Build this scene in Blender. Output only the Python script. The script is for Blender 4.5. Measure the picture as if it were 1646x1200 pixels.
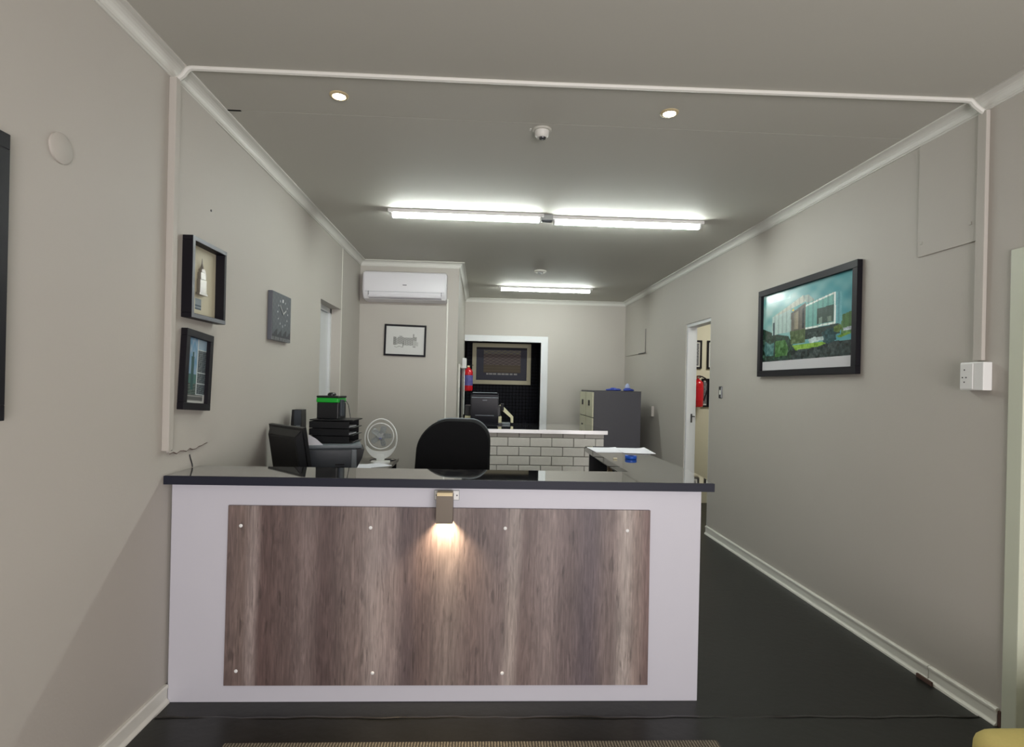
import bpy, bmesh, math, random
from mathutils import Vector, Matrix
random.seed(7)
PI = math.pi
for o in list(bpy.data.objects): bpy.data.objects.remove(o)
S = bpy.context.scene
C = S.collection

# ------------------------------------------------------------------ camera
cam_d = bpy.data.cameras.new('camera'); cam = bpy.data.objects.new('camera', cam_d); C.objects.link(cam)
cam_d.sensor_width = 36.0; cam_d.lens = 900.0 / 1646.0 * 36.0
cam_d.shift_x = 10.0 / 1646.0; cam_d.shift_y = 19.0 / 1646.0
cam_d.clip_start = 0.05; cam_d.clip_end = 60
yaw = math.atan(40.0 / 900.0); roll = 0.022
cam.matrix_world = (Matrix.Translation((0, 0, 1.48)) @ Matrix.Rotation(-yaw, 4, 'Z')
                    @ Matrix.Rotation(PI / 2, 4, 'X') @ Matrix.Rotation(roll, 4, 'Z'))
S.camera = cam
S.view_settings.view_transform = 'Standard'; S.view_settings.look = 'None'
S.view_settings.gamma = 1.0; S.view_settings.use_curve_mapping = False
S.view_settings.exposure = 0.0

# ------------------------------------------------------------------ world and lights
w = bpy.data.worlds.new('daylight'); S.world = w; w.use_nodes = True
w.node_tree.nodes['Background'].inputs[0].default_value = (0.75, 0.85, 1.0, 1)
w.node_tree.nodes['Background'].inputs[1].default_value = 0.8

def area(name, loc, rot, sx, sy, power, col):
    l = bpy.data.lights.new(name, 'AREA'); l.shape = 'RECTANGLE'; l.size = sx; l.size_y = sy
    l.energy = power; l.color = col
    o = bpy.data.objects.new(name, l); C.objects.link(o); o.location = loc; o.rotation_euler = rot
    return o
TUBE_E = 80.0
WINDOW_W = 200.0
area('window_daylight', (1.0, -2.66, 1.15), (PI / 2 + math.radians(24), 0, 0), 2.3, 1.9, WINDOW_W, (1.0, 0.945, 0.945))
area('side_office_lamp', (3.4, 6.1, 2.8), (0, 0, 0), 0.9, 0.4, 26.0, (1.0, 0.96, 0.88))

XL, XR, ZC, YB, YR = -1.41, 2.35, 2.88, 9.1, -2.5
XP, YP = -0.28, 6.5            # corner of the pier

# ------------------------------------------------------------------ materials
MATS = {}
def lin(c):
    return tuple(((v / 255) / 12.92 if v / 255 <= .04045 else (((v / 255) + .055) / 1.055) ** 2.4) for v in c)
def mat(name, col, rough=.6, metal=0, ior=1.45, noise=0, nscale=8, bump=0, bscale=60, coat=0, emit=None, estr=0, alpha=1, srgb=True, trans=0):
    m = bpy.data.materials.new(name); m.use_nodes = True
    nt = m.node_tree; n = nt.nodes; b = n['Principled BSDF']
    c = lin(col) if srgb else col
    b.inputs['Base Color'].default_value = (*c, 1); b.inputs['Roughness'].default_value = rough
    b.inputs['Metallic'].default_value = metal; b.inputs['IOR'].default_value = ior
    b.inputs['Coat Weight'].default_value = coat; b.inputs['Alpha'].default_value = alpha
    b.inputs['Transmission Weight'].default_value = trans
    if emit: b.inputs['Emission Color'].default_value = (*emit, 1); b.inputs['Emission Strength'].default_value = estr
    tc = n.new('ShaderNodeTexCoord')
    if noise:
        t = n.new('ShaderNodeTexNoise'); t.inputs['Scale'].default_value = nscale; t.inputs['Detail'].default_value = 5
        r = n.new('ShaderNodeMapRange'); r.inputs['To Min'].default_value = 1 - noise; r.inputs['To Max'].default_value = 1 + noise
        x = n.new('ShaderNodeVectorMath'); x.operation = 'SCALE'; x.inputs[0].default_value = c
        nt.links.new(tc.outputs['Object'], t.inputs['Vector']); nt.links.new(t.outputs['Fac'], r.inputs['Value'])
        nt.links.new(r.outputs[0], x.inputs['Scale']); nt.links.new(x.outputs[0], b.inputs['Base Color'])
    if bump:
        t = n.new('ShaderNodeTexNoise'); t.inputs['Scale'].default_value = bscale; t.inputs['Detail'].default_value = 3
        bp = n.new('ShaderNodeBump'); bp.inputs['Strength'].default_value = bump; bp.inputs['Distance'].default_value = .004
        nt.links.new(tc.outputs['Object'], t.inputs['Vector']); nt.links.new(t.outputs['Fac'], bp.inputs['Height'])
        nt.links.new(bp.outputs[0], b.inputs['Normal'])
    MATS[name] = m
    return m
mat('wall_paint', (183, 178, 170), .62, noise=.03, nscale=1.3, bump=.10, bscale=90)
mat('ceiling_paint', (191, 189, 180), .7, noise=.02, nscale=1.0, bump=.08, bscale=70)
mat('cornice_paint', (212, 211, 204), .5, noise=.02)
mat('trim_white', (222, 221, 212), .4, noise=.03, nscale=12)
mat('door_white', (215, 217, 218), .35, noise=.015)
mat('cream_wall', (214, 211, 190), .7, noise=.02)
mat('counter_white', (193, 192, 200), .4, noise=.02, nscale=3)
mat('floor_vinyl', (31, 32, 29), .38, noise=.22, nscale=2.5, bump=.25, bscale=25)
mat('black_plastic', (22, 23, 26), .38, noise=.04)
mat('soft_black', (10, 11, 14), .8, ior=1.3, noise=.1, nscale=90, bump=.3, bscale=400)
mat('frame_black', (22, 20, 26), .5, ior=1.3)
mat('frame_grey', (95, 98, 106), .35)
mat('gloss_black', (18, 18, 25), .36, ior=1.35)
mat('dark_grey_plastic', (56, 62, 70), .4)
mat('mid_grey_plastic', (118, 126, 132), .4)
mat('light_grey', (165, 168, 168), .4)
mat('white_plastic', (226, 226, 224), .3, noise=.01)
mat('ac_white', (224, 222, 226), .28)
mat('paper', (225, 225, 232), .7)
mat('green_plastic', (25, 165, 50), .3)
mat('chrome', (190, 190, 195), .2, metal=1)
mat('steel_dark', (90, 90, 92), .35, metal=.8)
mat('taupe_metal', (104, 94, 82), .4, metal=.15)
mat('brass_cream', (205, 188, 150), .35, metal=.2)
mat('red_paint', (196, 16, 32), .25, coat=.4)
mat('blue_plastic', (20, 85, 190), .3)
mat('blue_cloth', (52, 72, 165), .7)
mat('pale_blue', (165, 175, 205), .6)
mat('beige_plastic', (214, 208, 172), .45)
mat('cabinet_grey', (74, 73, 79), .45, noise=.03, nscale=3)
mat('cabinet_cream', (208, 205, 178), .4)
mat('brick_paint', (196, 192, 185), .5, noise=.05, nscale=30, bump=.2, bscale=60)
mat('mortar', (138, 134, 129), .9, noise=.1, nscale=40)
mat('alu', (225, 222, 222), .28, metal=.3)
mat('wood_leg', (140, 120, 95), .5, noise=.1, nscale=20)
mat('yellow_fabric', (200, 184, 112), .8, noise=.05, nscale=120, bump=.2, bscale=400)
mat('dark_tile', (13, 15, 26), .5, ior=1.25)
mat('dark_wall', (3, 3, 6), .8, ior=1.2)
mat('frame_champagne', (190, 184, 150), .35, metal=.1)
mat('tube_light', (255, 255, 255), .5, emit=(0.93, 1.0, 0.955), estr=TUBE_E)
mat('spot_light', (255, 255, 255), .5, emit=(1.0, 0.90, 0.72), estr=14.0)
mat('lamp_glow', (255, 255, 255), .5, emit=(1.0, 0.80, 0.50), estr=16.0)
mat('desk_top', (96, 92, 86), .3, noise=.08, nscale=12)
mat('stain_brown', (88, 66, 58), .8)
mat('edge_navy', (34, 36, 48), .5, ior=1.3)
mat('door_pale', (200, 204, 186), .45)
mat('vinyl_edge', (50, 48, 46), .35)  # paler than the floor vinyl, the seam's edge highlight put into the colour
mat('clear_glass', (240, 245, 245), .02, trans=1, ior=1.45)
mat('purple_print', (88, 84, 170), .5)
mat('grey_print', (120, 120, 124), .5)
mat('mount_cream', (214, 206, 178), .8)
mat('silver_model', (150, 146, 142), .3, metal=.8)

def marble():
    m = bpy.data.materials.new('black_marble'); m.use_nodes = True
    nt = m.node_tree; n = nt.nodes; L = nt.links; b = n['Principled BSDF']
    b.inputs['Roughness'].default_value = .04; b.inputs['IOR'].default_value = 3.2; b.inputs['Coat Weight'].default_value = 1; b.inputs['Coat IOR'].default_value = 1.7; b.inputs['Coat Roughness'].default_value = .03
    tc = n.new('ShaderNodeTexCoord'); w1 = n.new('ShaderNodeTexNoise'); w1.inputs['Scale'].default_value = 2.6
    w1.inputs['Detail'].default_value = 6; w1.inputs['Distortion'].default_value = 1.4
    s = n.new('ShaderNodeMath'); s.operation = 'SUBTRACT'; s.inputs[1].default_value = .5
    a = n.new('ShaderNodeMath'); a.operation = 'ABSOLUTE'
    r = n.new('ShaderNodeValToRGB'); e = r.color_ramp.elements
    e[0].position = 0; e[0].color = (*lin((84, 83, 80)), 1); e[1].position = .03; e[1].color = (*lin((34, 35, 38)), 1)
    x = e.new(.012); x.color = (*lin((48, 48, 50)), 1)
    L.new(tc.outputs['Object'], w1.inputs['Vector']); L.new(w1.outputs['Fac'], s.inputs[0]); L.new(s.outputs[0], a.inputs[0])
    L.new(a.outputs[0], r.inputs[0]); L.new(r.outputs[0], b.inputs['Base Color'])
    MATS['black_marble'] = m
marble()

def oak():
    m = bpy.data.materials.new('grey_oak'); m.use_nodes = True
    nt = m.node_tree; n = nt.nodes; L = nt.links; b = n['Principled BSDF']
    b.inputs['Roughness'].default_value = .5
    tc = n.new('ShaderNodeTexCoord'); sp = n.new('ShaderNodeSeparateXYZ'); L.new(tc.outputs['Object'], sp.inputs[0])
    # wobble the bands slightly along the height
    nz = n.new('ShaderNodeTexNoise'); mp = n.new('ShaderNodeMapping'); mp.inputs['Scale'].default_value = (3, 1, 1.1)
    L.new(tc.outputs['Object'], mp.inputs[0]); L.new(mp.outputs[0], nz.inputs['Vector']); nz.inputs['Scale'].default_value = 1.5
    ma = n.new('ShaderNodeMath'); ma.operation = 'MULTIPLY_ADD'; ma.inputs[1].default_value = .05
    L.new(nz.outputs['Fac'], ma.inputs[0]); L.new(sp.outputs['X'], ma.inputs[2])
    mr = n.new('ShaderNodeMapRange'); mr.inputs['From Min'].default_value = -.95; mr.inputs['From Max'].default_value = 1.0
    L.new(ma.outputs[0], mr.inputs['Value'])
    r = n.new('ShaderNodeValToRGB'); r.color_ramp.interpolation = 'EASE'
    st = [(0, (106, 90, 86)), (.035, (122, 108, 103)), (.062, (150, 138, 134)), (.085, (104, 88, 85)), (.14, (108, 94, 91)), (.19, (126, 113, 110)),
          (.23, (102, 88, 86)), (.30, (128, 115, 111)), (.345, (152, 141, 137)), (.385, (142, 130, 127)), (.42, (104, 92, 92)), (.455, (112, 98, 95)),
          (.52, (134, 122, 117)), (.58, (116, 103, 100)), (.64, (126, 114, 112)), (.675, (156, 146, 141)), (.70, (118, 105, 102)), (.76, (136, 124, 121)),
          (.80, (118, 106, 105)), (.86, (110, 100, 103)), (.91, (126, 114, 111)), (.945, (166, 156, 150)), (.975, (138, 124, 118)), (1.0, (112, 92, 88))]
    e = r.color_ramp.elements
    e[0].position = st[0][0]; e[0].color = (*lin(st[0][1]), 1); e[1].position = 1; e[1].color = (*lin(st[-1][1]), 1)
    for p, c in st[1:-1]:
        mm = 112; c = tuple(max(30, (mm + (q - mm) * 1.25) * .90) for q in c); k = e.new(p); k.color = (*lin(c), 1)
    L.new(mr.outputs[0], r.inputs[0])
    def grain(sx, sz, lo, hi, dist, scale=1.0):
        mp = n.new('ShaderNodeMapping'); mp.inputs['Scale'].default_value = (sx, 1, sz)
        t = n.new('ShaderNodeTexNoise'); t.inputs['Scale'].default_value = scale; t.inputs['Detail'].default_value = 7; t.inputs['Distortion'].default_value = dist
        q = n.new('ShaderNodeMapRange'); q.inputs['From Min'].default_value = .3; q.inputs['From Max'].default_value = .7
        q.inputs['To Min'].default_value = lo; q.inputs['To Max'].default_value = hi
        L.new(tc.outputs['Object'], mp.inputs[0]); L.new(mp.outputs[0], t.inputs['Vector']); L.new(t.outputs['Fac'], q.inputs['Value'])
        return q
    g1 = grain(120, 6.0, .74, 1.2, .8); g2 = grain(34, 5.0, .80, 1.18, 2.6); g3 = grain(9, 2.2, .85, 1.14, 1.2)
    cur = r.outputs[0]
    for g in (g1, g2, g3):
        v = n.new('ShaderNodeVectorMath'); v.operation = 'SCALE'; L.new(cur, v.inputs[0]); L.new(g.outputs[0], v.inputs['Scale']); cur = v.outputs[0]
    # dark pores
    mp = n.new('ShaderNodeMapping'); mp.inputs['Scale'].default_value = (48, 1, 7)
    t = n.new('ShaderNodeTexNoise'); t.inputs['Scale'].default_value = 1; t.inputs['Detail'].default_value = 3
    q = n.new('ShaderNodeMapRange'); q.inputs['From Min'].default_value = .62; q.inputs['From Max'].default_value = .69
    q.inputs['To Min'].default_value = 1; q.inputs['To Max'].default_value = .62
    L.new(tc.outputs['Object'], mp.inputs[0]); L.new(mp.outputs[0], t.inputs['Vector']); L.new(t.outputs['Fac'], q.inputs['Value'])
    v = n.new('ShaderNodeVectorMath'); v.operation = 'SCALE'; L.new(cur, v.inputs[0]); L.new(q.outputs[0], v.inputs['Scale'])
    L.new(v.outputs[0], b.inputs['Base Color'])
    bp = n.new('ShaderNodeBump'); bp.inputs['Strength'].default_value = .25; bp.inputs['Distance'].default_value = .002
    L.new(g1.outputs[0], bp.inputs['Height']); L.new(bp.outputs[0], b.inputs['Normal'])
    MATS['grey_oak'] = m
oak()

def matting():
    m = bpy.data.materials.new('ribbed_mat'); m.use_nodes = True
    nt = m.node_tree; n = nt.nodes; L = nt.links; b = n['Principled BSDF']; b.inputs['Roughness'].default_value = .95
    tc = n.new('ShaderNodeTexCoord'); w_ = n.new('ShaderNodeTexWave'); w_.inputs['Scale'].default_value = 26; w_.inputs['Distortion'].default_value = 1.5
    t = n.new('ShaderNodeTexNoise'); t.inputs['Scale'].default_value = 180
    mx = n.new('ShaderNodeMath'); mx.operation = 'MULTIPLY'
    r = n.new('ShaderNodeValToRGB'); e = r.color_ramp.elements
    e[0].position = .10; e[0].color = (*lin((66, 62, 54)), 1); e[1].position = .5; e[1].color = (*lin((150, 142, 124)), 1)
    L.new(tc.outputs['Object'], w_.inputs['Vector']); L.new(tc.outputs['Object'], t.inputs['Vector'])
    L.new(w_.outputs['Fac'], mx.inputs[0]); L.new(t.outputs['Fac'], mx.inputs[1]); L.new(mx.outputs[0], r.inputs[0])
    L.new(r.outputs[0], b.inputs['Base Color']); MATS['ribbed_mat'] = m
matting()

def print_mat(name, rough):
    m = bpy.data.materials.new(name); m.use_nodes = True
    nt = m.node_tree; a = nt.nodes.new('ShaderNodeVertexColor'); a.layer_name = 'ink'
    b = nt.nodes['Principled BSDF']; b.inputs['Roughness'].default_value = rough
    nt.links.new(a.outputs['Color'], b.inputs['Base Color']); MATS[name] = m
print_mat('glazed_print', .2); print_mat('matt_print', .6)

# ------------------------------------------------------------------ geometry helpers
class B:
    def __init__(s): s.bm = bmesh.new()
    def box(s, x0, x1, y0, y1, z0, z1, bev=0, seg=2, M=None):
        mt = Matrix.Translation(((x0 + x1) / 2, (y0 + y1) / 2, (z0 + z1) / 2)) @ Matrix.Diagonal((x1 - x0, y1 - y0, z1 - z0, 1))
        r = bmesh.ops.create_cube(s.bm, size=1, matrix=mt); vs = r['verts']
        if bev:
            es = list({e for v in vs for e in v.link_edges})
            k = bmesh.ops.bevel(s.bm, geom=es, offset=bev, segments=seg, affect='EDGES', profile=.6)
            vs = list({v for f in k['faces'] for v in f.verts} | {v for v in vs if v.is_valid})
        if M is not None: bmesh.ops.transform(s.bm, matrix=M, verts=vs)
        return s
    def lathe(s, prof, c=(0, 0, 0), axis='z', n=28):
        rings = []
        for r, h in prof:
            ring = []
            for k in range(n):
                a = 2 * PI * k / n; p = (r * math.cos(a), r * math.sin(a), h)
                if axis == 'x': p = (p[2], p[0], p[1])
                if axis == 'y': p = (p[0], p[2], -p[1])
                ring.append(s.bm.verts.new((p[0] + c[0], p[1] + c[1], p[2] + c[2])))
            rings.append(ring)
        for a, b in zip(rings, rings[1:]):
            for k in range(n): s.bm.faces.new((a[k], a[(k + 1) % n], b[(k + 1) % n], b[k]))
        if prof[0][0] > 1e-6: s.bm.faces.new(rings[0][::-1])
        if prof[-1][0] > 1e-6: s.bm.faces.new(rings[-1])
        return s
    def tube(s, pts, r, n=8, closed=False):
        pts = [Vector(p) for p in pts]; m = len(pts); rings = []
        up = Vector((0, 0, 1)); prev = None
        for i, p in enumerate(pts):
            if closed: t = pts[(i + 1) % m] - pts[i - 1]
            else: t = pts[min(i + 1, m - 1)] - pts[max(i - 1, 0)]
            t.normalize()
            if prev is None:
                a = t.cross(up if abs(t.z) < .9 else Vector((1, 0, 0))).normalized()
            else: a = (prev - t * prev.dot(t)).normalized()
            prev = a; b = t.cross(a); rr = r[i] if isinstance(r, (list, tuple)) else r
            rings.append([s.bm.verts.new(p + (a * math.cos(2 * PI * k / n) + b * math.sin(2 * PI * k / n)) * rr) for k in range(n)])
        pr = list(zip(rings, rings[1:])) + ([(rings[-1], rings[0])] if closed else [])
        for a, b in pr:
            for k in range(n): s.bm.faces.new((a[k], a[(k + 1) % n], b[(k + 1) % n], b[k]))
        if not closed: s.bm.faces.new(rings[0][::-1]); s.bm.faces.new(rings[-1])
        return s
    def prism(s, poly, a0, a1, axis='y'):
        def P(u, v, a): return {'y': (u, a, v), 'x': (a, u, v), 'z': (u, v, a)}[axis]
        v0 = [s.bm.verts.new(P(u, v, a0)) for u, v in poly]; v1 = [s.bm.verts.new(P(u, v, a1)) for u, v in poly]
        n = len(poly)
        for k in range(n): s.bm.faces.new((v0[k], v0[(k + 1) % n], v1[(k + 1) % n], v1[k]))
        s.bm.faces.new(v0[::-1]); s.bm.faces.new(v1); return s
    def xf(s, M): bmesh.ops.transform(s.bm, matrix=M, verts=s.bm.verts); return s
    def build(s, name, material, parent=None, smooth=False):
        bmesh.ops.recalc_face_normals(s.bm, faces=s.bm.faces)
        me = bpy.data.meshes.new(name)
        for f in s.bm.faces: f.smooth = smooth
        s.bm.to_mesh(me); s.bm.free()
        if smooth:
            try: me.set_sharp_from_angle(angle=math.radians(38))
            except Exception: pass
        me.materials.append(MATS[material])
        o = bpy.data.objects.new(name, me); C.objects.link(o)
        if parent is not None: o.parent = parent
        return o
def tag(o, label, cat, group=None):
    o['label'] = label; o['category'] = cat
    if group: o['group'] = group
    return o
def thing(name, label, cat, loc=(0, 0, 0), rz=0, group=None, rot=None):
    o = bpy.data.objects.new(name, None); C.objects.link(o); o.location = loc
    o.rotation_euler = rot or (0, 0, rz); o.empty_display_size = .1
    return tag(o, label, cat, group)
def struct(o): o['kind'] = 'structure'; return o
def dup(root, loc, rz=None, label=None, group=None):
    r = root.copy(); C.objects.link(r); r.location = loc
    if rz is not None: r.rotation_euler = (0, 0, rz)
    if label: r['label'] = label
    if group: r['group'] = group
    for ch in list(root.children):
        c = ch.copy(); C.objects.link(c); c.parent = r
        for g in ch.children:
            d = g.copy(); C.objects.link(d); d.parent = c
    return r
def rounded(x0, x1, z0, z1, r, n=6, rs=None):
    rs = rs or (r, r, r, r); out = []
    for (cx, cz, a0, q) in ((x1 - rs[0], z0 + rs[0], -90, rs[0]), (x1 - rs[1], z1 - rs[1], 0, rs[1]), (x0 + rs[2], z1 - rs[2], 90, rs[2]), (x0 + rs[3], z0 + rs[3], 180, rs[3])):
        for k in range(n + 1):
            a = math.radians(a0 + 90 * k / n); out.append((cx + q * math.cos(a), cz + q * math.sin(a)))
    return out

# flat artwork: coloured cells on one sheet, x right, z up, facing -y
def inside(p, poly):
    x, y = p; c = False; n = len(poly); j = n - 1
    for i in range(n):
        xi, yi = poly[i]; xj, yj = poly[j]
        if (yi > y) != (yj > y) and x < (xj - xi) * (y - yi) / (yj - yi) + xi: c = not c
        j = i
    return c
def artwork(name, w_, h_, nx, ny, fn, material, parent, y=0.0, thick=.002):
    vs = []; fs = []; cols = []
    for j in range(ny + 1):
        for i in range(nx + 1): vs.append((-w_ / 2 + w_ * i / nx, y, -h_ / 2 + h_ * j / ny))
    for j in range(ny):
        for i in range(nx):
            a = j * (nx + 1) + i; fs.append((a, a + 1, a + nx + 2, a + nx + 1)); cols.append(lin(fn((i + .5) / nx, (j + .5) / ny)))
    o = len(vs); X, Z = w_ / 2, h_ / 2
    for q in ((-X, -Z), (X, -Z), (X, Z), (-X, Z)): vs.append((q[0], y + thick, q[1]))
    fs.append((o, o + 3, o + 2, o + 1)); cols.append((.5, .5, .5))
    me = bpy.data.meshes.new(name); me.from_pydata(vs, [], fs)
    ca = me.color_attributes.new('ink', 'FLOAT_COLOR', 'CORNER'); data = []
    for f, c in zip(fs, cols): data += [*c, 1.0] * 4
    ca.data.foreach_set('color', data)
    me.materials.append(MATS[material]); ob = bpy.data.objects.new(name, me); C.objects.link(ob); ob.parent = parent
    return ob

# ------------------------------------------------------------------ the room
T = .15; TR = .118
def wallmesh(name, boxes, m='wall_paint'):
    b = B()
    for q in boxes: b.box(*q)
    return struct(b.build(name, m))
fl = B().box(XL - T, XR + TR, YR - T, 11.2, -.1, 0).build('floor', 'floor_vinyl'); struct(fl)
sh = bmesh.new()                                   # front vinyl sheet lapping over the one under the counter, its edge a little wavy
N = 60; f0 = []; f1 = []; b0 = []; b1 = []
for i in range(N + 1):
    x = XL + .005 + (XR - XL - .01) * i / N
    yy = 2.492 - .018 * i / N + .004 * math.sin(i * .7) + .003 * math.sin(i * 1.9); zz = .004 + .003 * max(0, math.sin(i * .33)) ** 3
    f1.append(sh.verts.new((x, yy, zz))); b1.append(sh.verts.new((x, yy, 0.0005))); f0.append(sh.verts.new((x, YR, .004)))
for i in range(N):
    sh.faces.new((f0[i], f0[i + 1], f1[i + 1], f1[i])); sh.faces.new((f1[i], f1[i + 1], b1[i + 1], b1[i]))
me = bpy.data.meshes.new('vinyl_sheet'); sh.to_mesh(me); me.materials.append(MATS['floor_vinyl'])
o = bpy.data.objects.new('vinyl_sheet', me); C.objects.link(o); o.parent = fl

lp = B(); lv = []
for i in range(N + 1):
    x = XL + .03 + (XR - XL - .06) * i / N
    yy = 2.488 - .018 * i / N + .004 * math.sin(i * .7) + .003 * math.sin(i * 1.9); h_ = .003 + .0035 * max(0, math.sin(i * .43 + 1)) ** 3 + .001 * math.sin(i * 2.7)
    lv.append([lp.bm.verts.new(q) for q in ((x, yy, .0042), (x, yy - .002, .0042 + h_ * .6), (x, yy + .004, .0042 + h_), (x, yy + .012, .0045), (x, yy + .02, .001))])
for a, b in zip(lv, lv[1:]):
    for k in range(4): lp.bm.faces.new((a[k], a[k + 1], b[k + 1], b[k]))
lp.build('sheet_edge', 'vinyl_edge', fl, True)
ce = B().box(XL - T, XR + TR, YR - T, 2.9770, ZC, ZC + .1).box(XL - T, XR + TR, 2.9800, 11.2, ZC, ZC + .1).box(XL, XR, 2.96, 2.995, ZC + .012, ZC + .09).build('ceiling', 'ceiling_paint'); struct(ce)
B().box(XL + .05, XL + .13, 2.972, 2.984, ZC - .0015, ZC + .001).build('open_joint', 'dark_wall', ce)

DL0, DL1, DLZ = 4.95, 5.66, 2.20     # left door opening
wallmesh('wall_left', [(XL - T, XL, YR, DL0, 0, ZC), (XL - T, XL, DL1, YP, 0, ZC), (XL - T, XL, DL0, DL1, DLZ, ZC)])
DR0, DR1, DRZ = 5.66, 6.36, 2.225    # right door opening
DF0, DF1, DFZ = 1.45, 2.385, 2.13    # front right door opening
wallmesh('wall_right', [(XR, XR + TR, YR, DF0, 0, ZC), (XR, XR + TR, DF1, DR0, 0, ZC), (XR, XR + TR, DR1, YB, 0, ZC), (XR, XR + TR, DR0, DR1, DRZ, ZC), (XR, XR + TR, DF0, DF1, DFZ, ZC)])
wallmesh('wall_pier', [(XL - T, XP, YP, YB + T, 0, ZC)])
OB0, OB1, OBZ = -.28, .965, 2.185    # opening to the dark back room
wallmesh('wall_back', [(OB1, XR + TR, YB, YB + T, 0, ZC), (XP, OB1, YB, YB + T, OBZ, ZC)])
wallmesh('wall_rear', [(XL - T, -.2, YR - T, YR, 0, ZC), (2.2, XR + TR, YR - T, YR, 0, ZC), (-.2, 2.2, YR - T, YR, 2.3, ZC)])
wr = B()
for q in ((-.2, 2.2, YR - .1, YR - .05, 0, .05), (-.2, 2.2, YR - .1, YR - .05, 2.25, 2.3), (-.2, -.15, YR - .1, YR - .05, .05, 2.25), (2.15, 2.2, YR - .1, YR - .05, .05, 2.25), (.98, 1.02, YR - .1, YR - .05, .05, 2.25)): wr.box(*q)
wn = wr.build('window_1', 'trim_white'); struct(wn)
# dark back room
wallmesh('wall_store', [(XP - T, XP, YB + T, 10.6, 0, ZC), (1.6, 1.75, YB + T, 10.6, 0, ZC)], 'dark_wall')
sb = B().box(XP - T, 1.75, 10.45, 10.6, 0, ZC).build('wall_store_back', 'dark_wall'); struct(sb)
tb = B()
for i in range(30):
    for j in range(38):
        x = XP + .01 + i * .062; z = .3 + j * .062
        if x < 1.56: tb.box(x, x + .052, 10.436, 10.45, z, z + .052)
o = tb.build('tile_grid', 'dark_tile', sb); o['kind'] = 'stuff'
# side office beyond the right door
wallmesh('wall_office_back', [(XR + TR, 5.2, 7.2, 7.35, 0, ZC)], 'cream_wall')
wallmesh('wall_office_side', [(5.2, 5.35, 4.4, 7.35, 0, ZC)], 'cream_wall')
wallmesh('wall_office_front', [(XR + TR, 5.2, 4.25, 4.4, 0, ZC)], 'cream_wall')
of = B().box(XR + TR, 5.35, 4.25, 7.35, -.1, 0).build('floor_office', 'floor_vinyl'); struct(of)
oc = B().box(XR + TR, 5.35, 4.25, 7.35, ZC, ZC + .1).build('ceiling_office', 'ceiling_paint'); struct(oc)

# door frames and leaves
def part(b, name, m, p, smooth=False): return b.build(name, m, p, smooth)
d1 = B().box(XL - T, XL - .095, DL0, DL0 + .045, 0, DLZ).box(XL - T, XL - .095, DL1 - .045, DL1, 0, DLZ).box(XL - T, XL - .095, DL0, DL1, DLZ - .045, DLZ).build('door_1', 'door_white'); struct(d1)
B().box(XL - T + .005, XL - .115, DL0 + .05, DL1 - .05, .005, DLZ - .05).build('door_leaf', 'door_white', d1)
B().box(XL - .115, XL - .109, DL0 + .36, DL0 + .368, .01, DLZ - .06).build('leaf_joint', 'frame_black', d1)
h = B().lathe([(.024, 0), (.024, .006)], (XL - .115, DL0 + .12, 1.03), 'x', 16).tube([(XL - .11, DL0 + .12, 1.03), (XL - .07, DL0 + .12, 1.03), (XL - .07, DL0 + .22, 1.03)], .008)
h.build('door_handle', 'chrome', d1, True)
d2 = B().box(XR + .01, XR + TR, DR1 - .035, DR1 + .0, 0, DRZ).box(XR + .01, XR + TR, DR0, DR0 + .03, 0, DRZ).box(XR + .01, XR + TR, DR0 + .03, DR1 - .035, DRZ - .035, DRZ).build('door_2', 'door_white'); struct(d2)
B().box(XR + .06, XR + .08, DR1 - .038, DR1 - .034, 1.10, 1.20).build('strike_plate', 'steel_dark', d2)
B().tube([(XR + .07, DR1 - .036, 1.17), (XR + .07, DR1 - .06, 1.17), (XR + .10, DR1 - .06, 1.17)], .006).build('latch', 'steel_dark', d2, True)
d3 = B().box(XR - .012, XR + TR, DF1 - .07, DF1, 0, DFZ, .004).box(XR - .012, XR + TR, DF0, DF0 + .07, 0, DFZ, .004).box(XR - .012, XR + TR, DF0 + .07, DF1 - .07, DFZ - .07, DFZ, .004).build('door_3', 'door_pale'); struct(d3)
B().box(XR + .03, XR + .07, DF0 + .075, DF1 - .075, .008, DFZ - .075).build('door_leaf', 'door_pale', d3)
B().box(XR + .024, XR + .03, DF0 + .16, DF1 - .16, 1.15, 1.95).build('leaf_panel', 'door_pale', d3)
d4 = B().box(OB1, OB1 + .115, YB - .02, YB + T, 0, OBZ + .1, .004).box(OB0 + .002, OB1, YB - .02, YB + T, OBZ, OBZ + .1, .004).build('door_4', 'door_white'); struct(d4)

# swept mouldings (interior on the left of travel)
def sweep(profile, path, i, name, m, zbase, sgn):
    """one mitred segment i of the path; profile = (out from wall, height offset)"""
    def nrm(a, b): d = (Vector(b) - Vector(a)).normalized(); return Vector((-d.y, d.x))
    a, b = Vector(path[i]), Vector(path[i + 1]); n0 = nrm(a, b)
    def miter(other):
        if other is None: return n0
        m_ = (n0 + other); return m_ / (1 + n0.dot(other))
    ma = miter(nrm(path[i - 1], a) if i > 0 else None); mb = miter(nrm(b, path[i + 2]) if i + 2 < len(path) else None)
    bb = B(); va = [bb.bm.verts.new((*(a + ma * u), zbase + sgn * v)) for u, v in profile]; vb = [bb.bm.verts.new((*(b + mb * u), zbase + sgn * v)) for u, v in profile]
    n = len(profile)
    for k in range(n): bb.bm.faces.new((va[k], va[(k + 1) % n], vb[(k + 1) % n], vb[k]))
    bb.bm.faces.new(va[::-1]); bb.bm.faces.new(vb)
    return struct(bb.build(name, m))
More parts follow.
